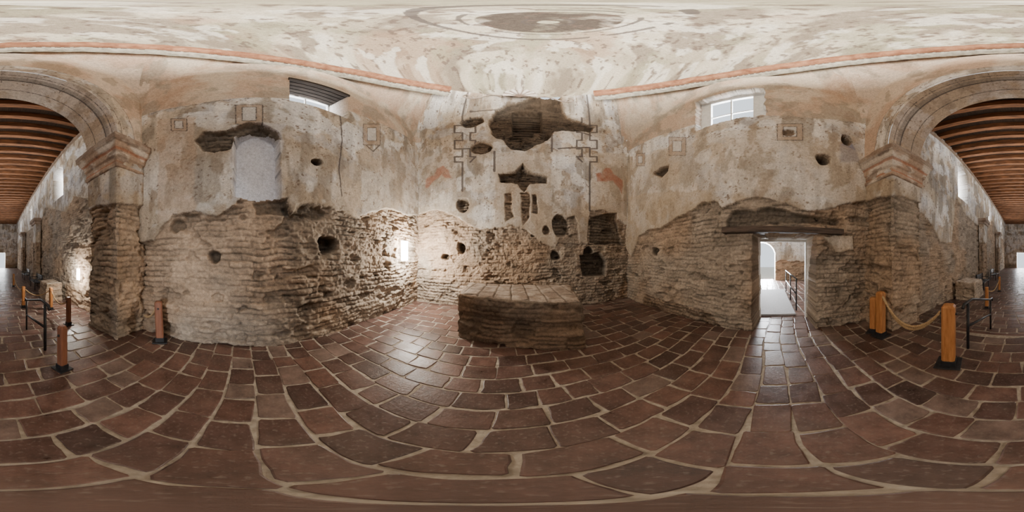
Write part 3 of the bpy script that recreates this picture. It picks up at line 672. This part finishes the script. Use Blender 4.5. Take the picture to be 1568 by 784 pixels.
group('rope_barrier',[post(.575*h,-1.155*h,0,.97,.17,M_post,.3),post(1.45*h,-1.20*h,0,.93,.15,M_post,.2),post(1.59*h,-1.20*h,0,.78,.13,M_post,.6),
  rope((.66*h,-1.165*h,.84),(1.39*h,-1.2*h,.82),.42),rope((.66*h,-1.15*h,.82),(1.39*h,-1.18*h,.86),.36)])
group('rope_barrier',[post(-1.44*h,-.96*h,0,.80,.13,M_postd,.5,(.05,-.08)),rope((-1.46*h,-1.02*h,.68),(-1.52*h,-1.24*h,.4),.10)])
post(-.45*h,-1.12*h,0,.72,.10,M_postd,.3,name='wooden_post')
group('rope_barrier',[post(-1.14*h,-2.55*h,NZ,NZ+.85,.12,M_postd,.1),post(-1.13*h,-3.5*h,NZ,NZ+.85,.12,M_post,.1),post(-.55*h,-3.8*h,NZ,NZ+.85,.12,M_post,.1),
  rope((-1.14*h,-2.6*h,NZ+.72),(-1.13*h,-3.45*h,NZ+.72),.25),rope((-1.08*h,-3.52*h,NZ+.72),(-.6*h,-3.78*h,NZ+.72),.2),rope((-.55*h,-3.86*h,NZ+.72),(-.55*h,-6.5*h,NZ+.72),.3),post(-.55*h,-6.55*h,NZ,NZ+.85,.12,M_post,.1)])
group('rope_barrier',[post(.85*h,-3.66*h,NZ,NZ+.85,.12,M_post,.1),post(.85*h,-5.6*h,NZ,NZ+.85,.12,M_post,.1),rope((.85*h,-3.72*h,NZ+.72),(.85*h,-5.54*h,NZ+.72),.3)])
def rail(x):
    zt=E-.47*h
    a=(x*h,-1.48*h,0);b=(x*h,-1.48*h,zt);c=(x*h,-2.55*h,NZ);d=(x*h,-2.55*h,NZ+.85)
    tubes('handrail',[[a,b],[c,d],[(x*h,-1.34*h,zt-.02),(x*h,-1.38*h,zt+.03),(x*h,-1.6*h,zt+.02),(x*h,-2.5*h,NZ+.88),(x*h,-2.66*h,NZ+.86),(x*h,-2.68*h,NZ+.78)],
       [(x*h,-1.48*h,.45),(x*h,-2.55*h,NZ+.45)],[(x*h,-1.48*h,0),(x*h,-1.48*h,.015)]],.024,M_black)
rail(-.42); rail(.53)
for yy in (-.50,.24):
    tubes('handrail',[[(2.85*h,yy*h,0.0),(2.85*h,yy*h,.95)],[(4.5*h,yy*h,.0),(4.5*h,yy*h,.95)],[(3.6*h,yy*h,0),(3.6*h,yy*h,.95)],[(2.8*h,yy*h,.95),(4.55*h,yy*h,.95)],[(2.85*h,yy*h,.5),(4.5*h,yy*h,.5)]],.022,M_black)
def bench(x,y,rz):
    bl=[]
    for k in range(4): bl.append(((0,-.18+.12*k,.45),(1.5,.09,.03),0))
    for k in range(3): bl.append(((0,.26,.58+.12*k),(1.5,.03,.08),0))
    for sx in (-.65,.65):
        bl+=[((sx,-.18,.22),(.05,.05,.44),0),((sx,.24,.45),(.05,.05,.9),0),((sx,.03,.42),(.05,.45,.04),0),((sx,.0,.64),(.05,.45,.04),0),((sx,-.2,.54),(.04,.04,.2),0)]
    o=boxes('bench',bl,M_black,.005); o.location=(x*h,y*h,NZ); o.rotation_euler=(0,0,rz)
bench(-1.35,-6.1,math.pi/2); bench(-1.35,-8.6,math.pi/2); bench(1.55,-6.1,-math.pi/2); bench(1.55,-8.6,-math.pi/2)
boxes('ground_outside',[((11*h,0,-.06),(8*h,16*h,.05),0)],simple('gravel',(.5,.45,.38),(.65,.6,.5),20,.9),0)
# ---------------- WORLD, CAMERA
w=bpy.data.worlds.new('world'); bpy.context.scene.world=w; w.use_nodes=True
bg=w.node_tree.nodes['Background']; bg.inputs[0].default_value=(.85,.92,1,1); bg.inputs[1].default_value=1.5
cam=bpy.data.cameras.new('camera'); cam.type='PANO'
try: cam.cycles.panorama_type='EQUIRECTANGULAR'
except Exception: cam.panorama_type='EQUIRECTANGULAR'
cam.clip_start=.02; cam.clip_end=200
co=bpy.data.objects.new('camera',cam); co.location=(0,0,E); co.rotation_euler=(math.pi/2,0,0); bpy.context.collection.objects.link(co)
bpy.context.scene.camera=co
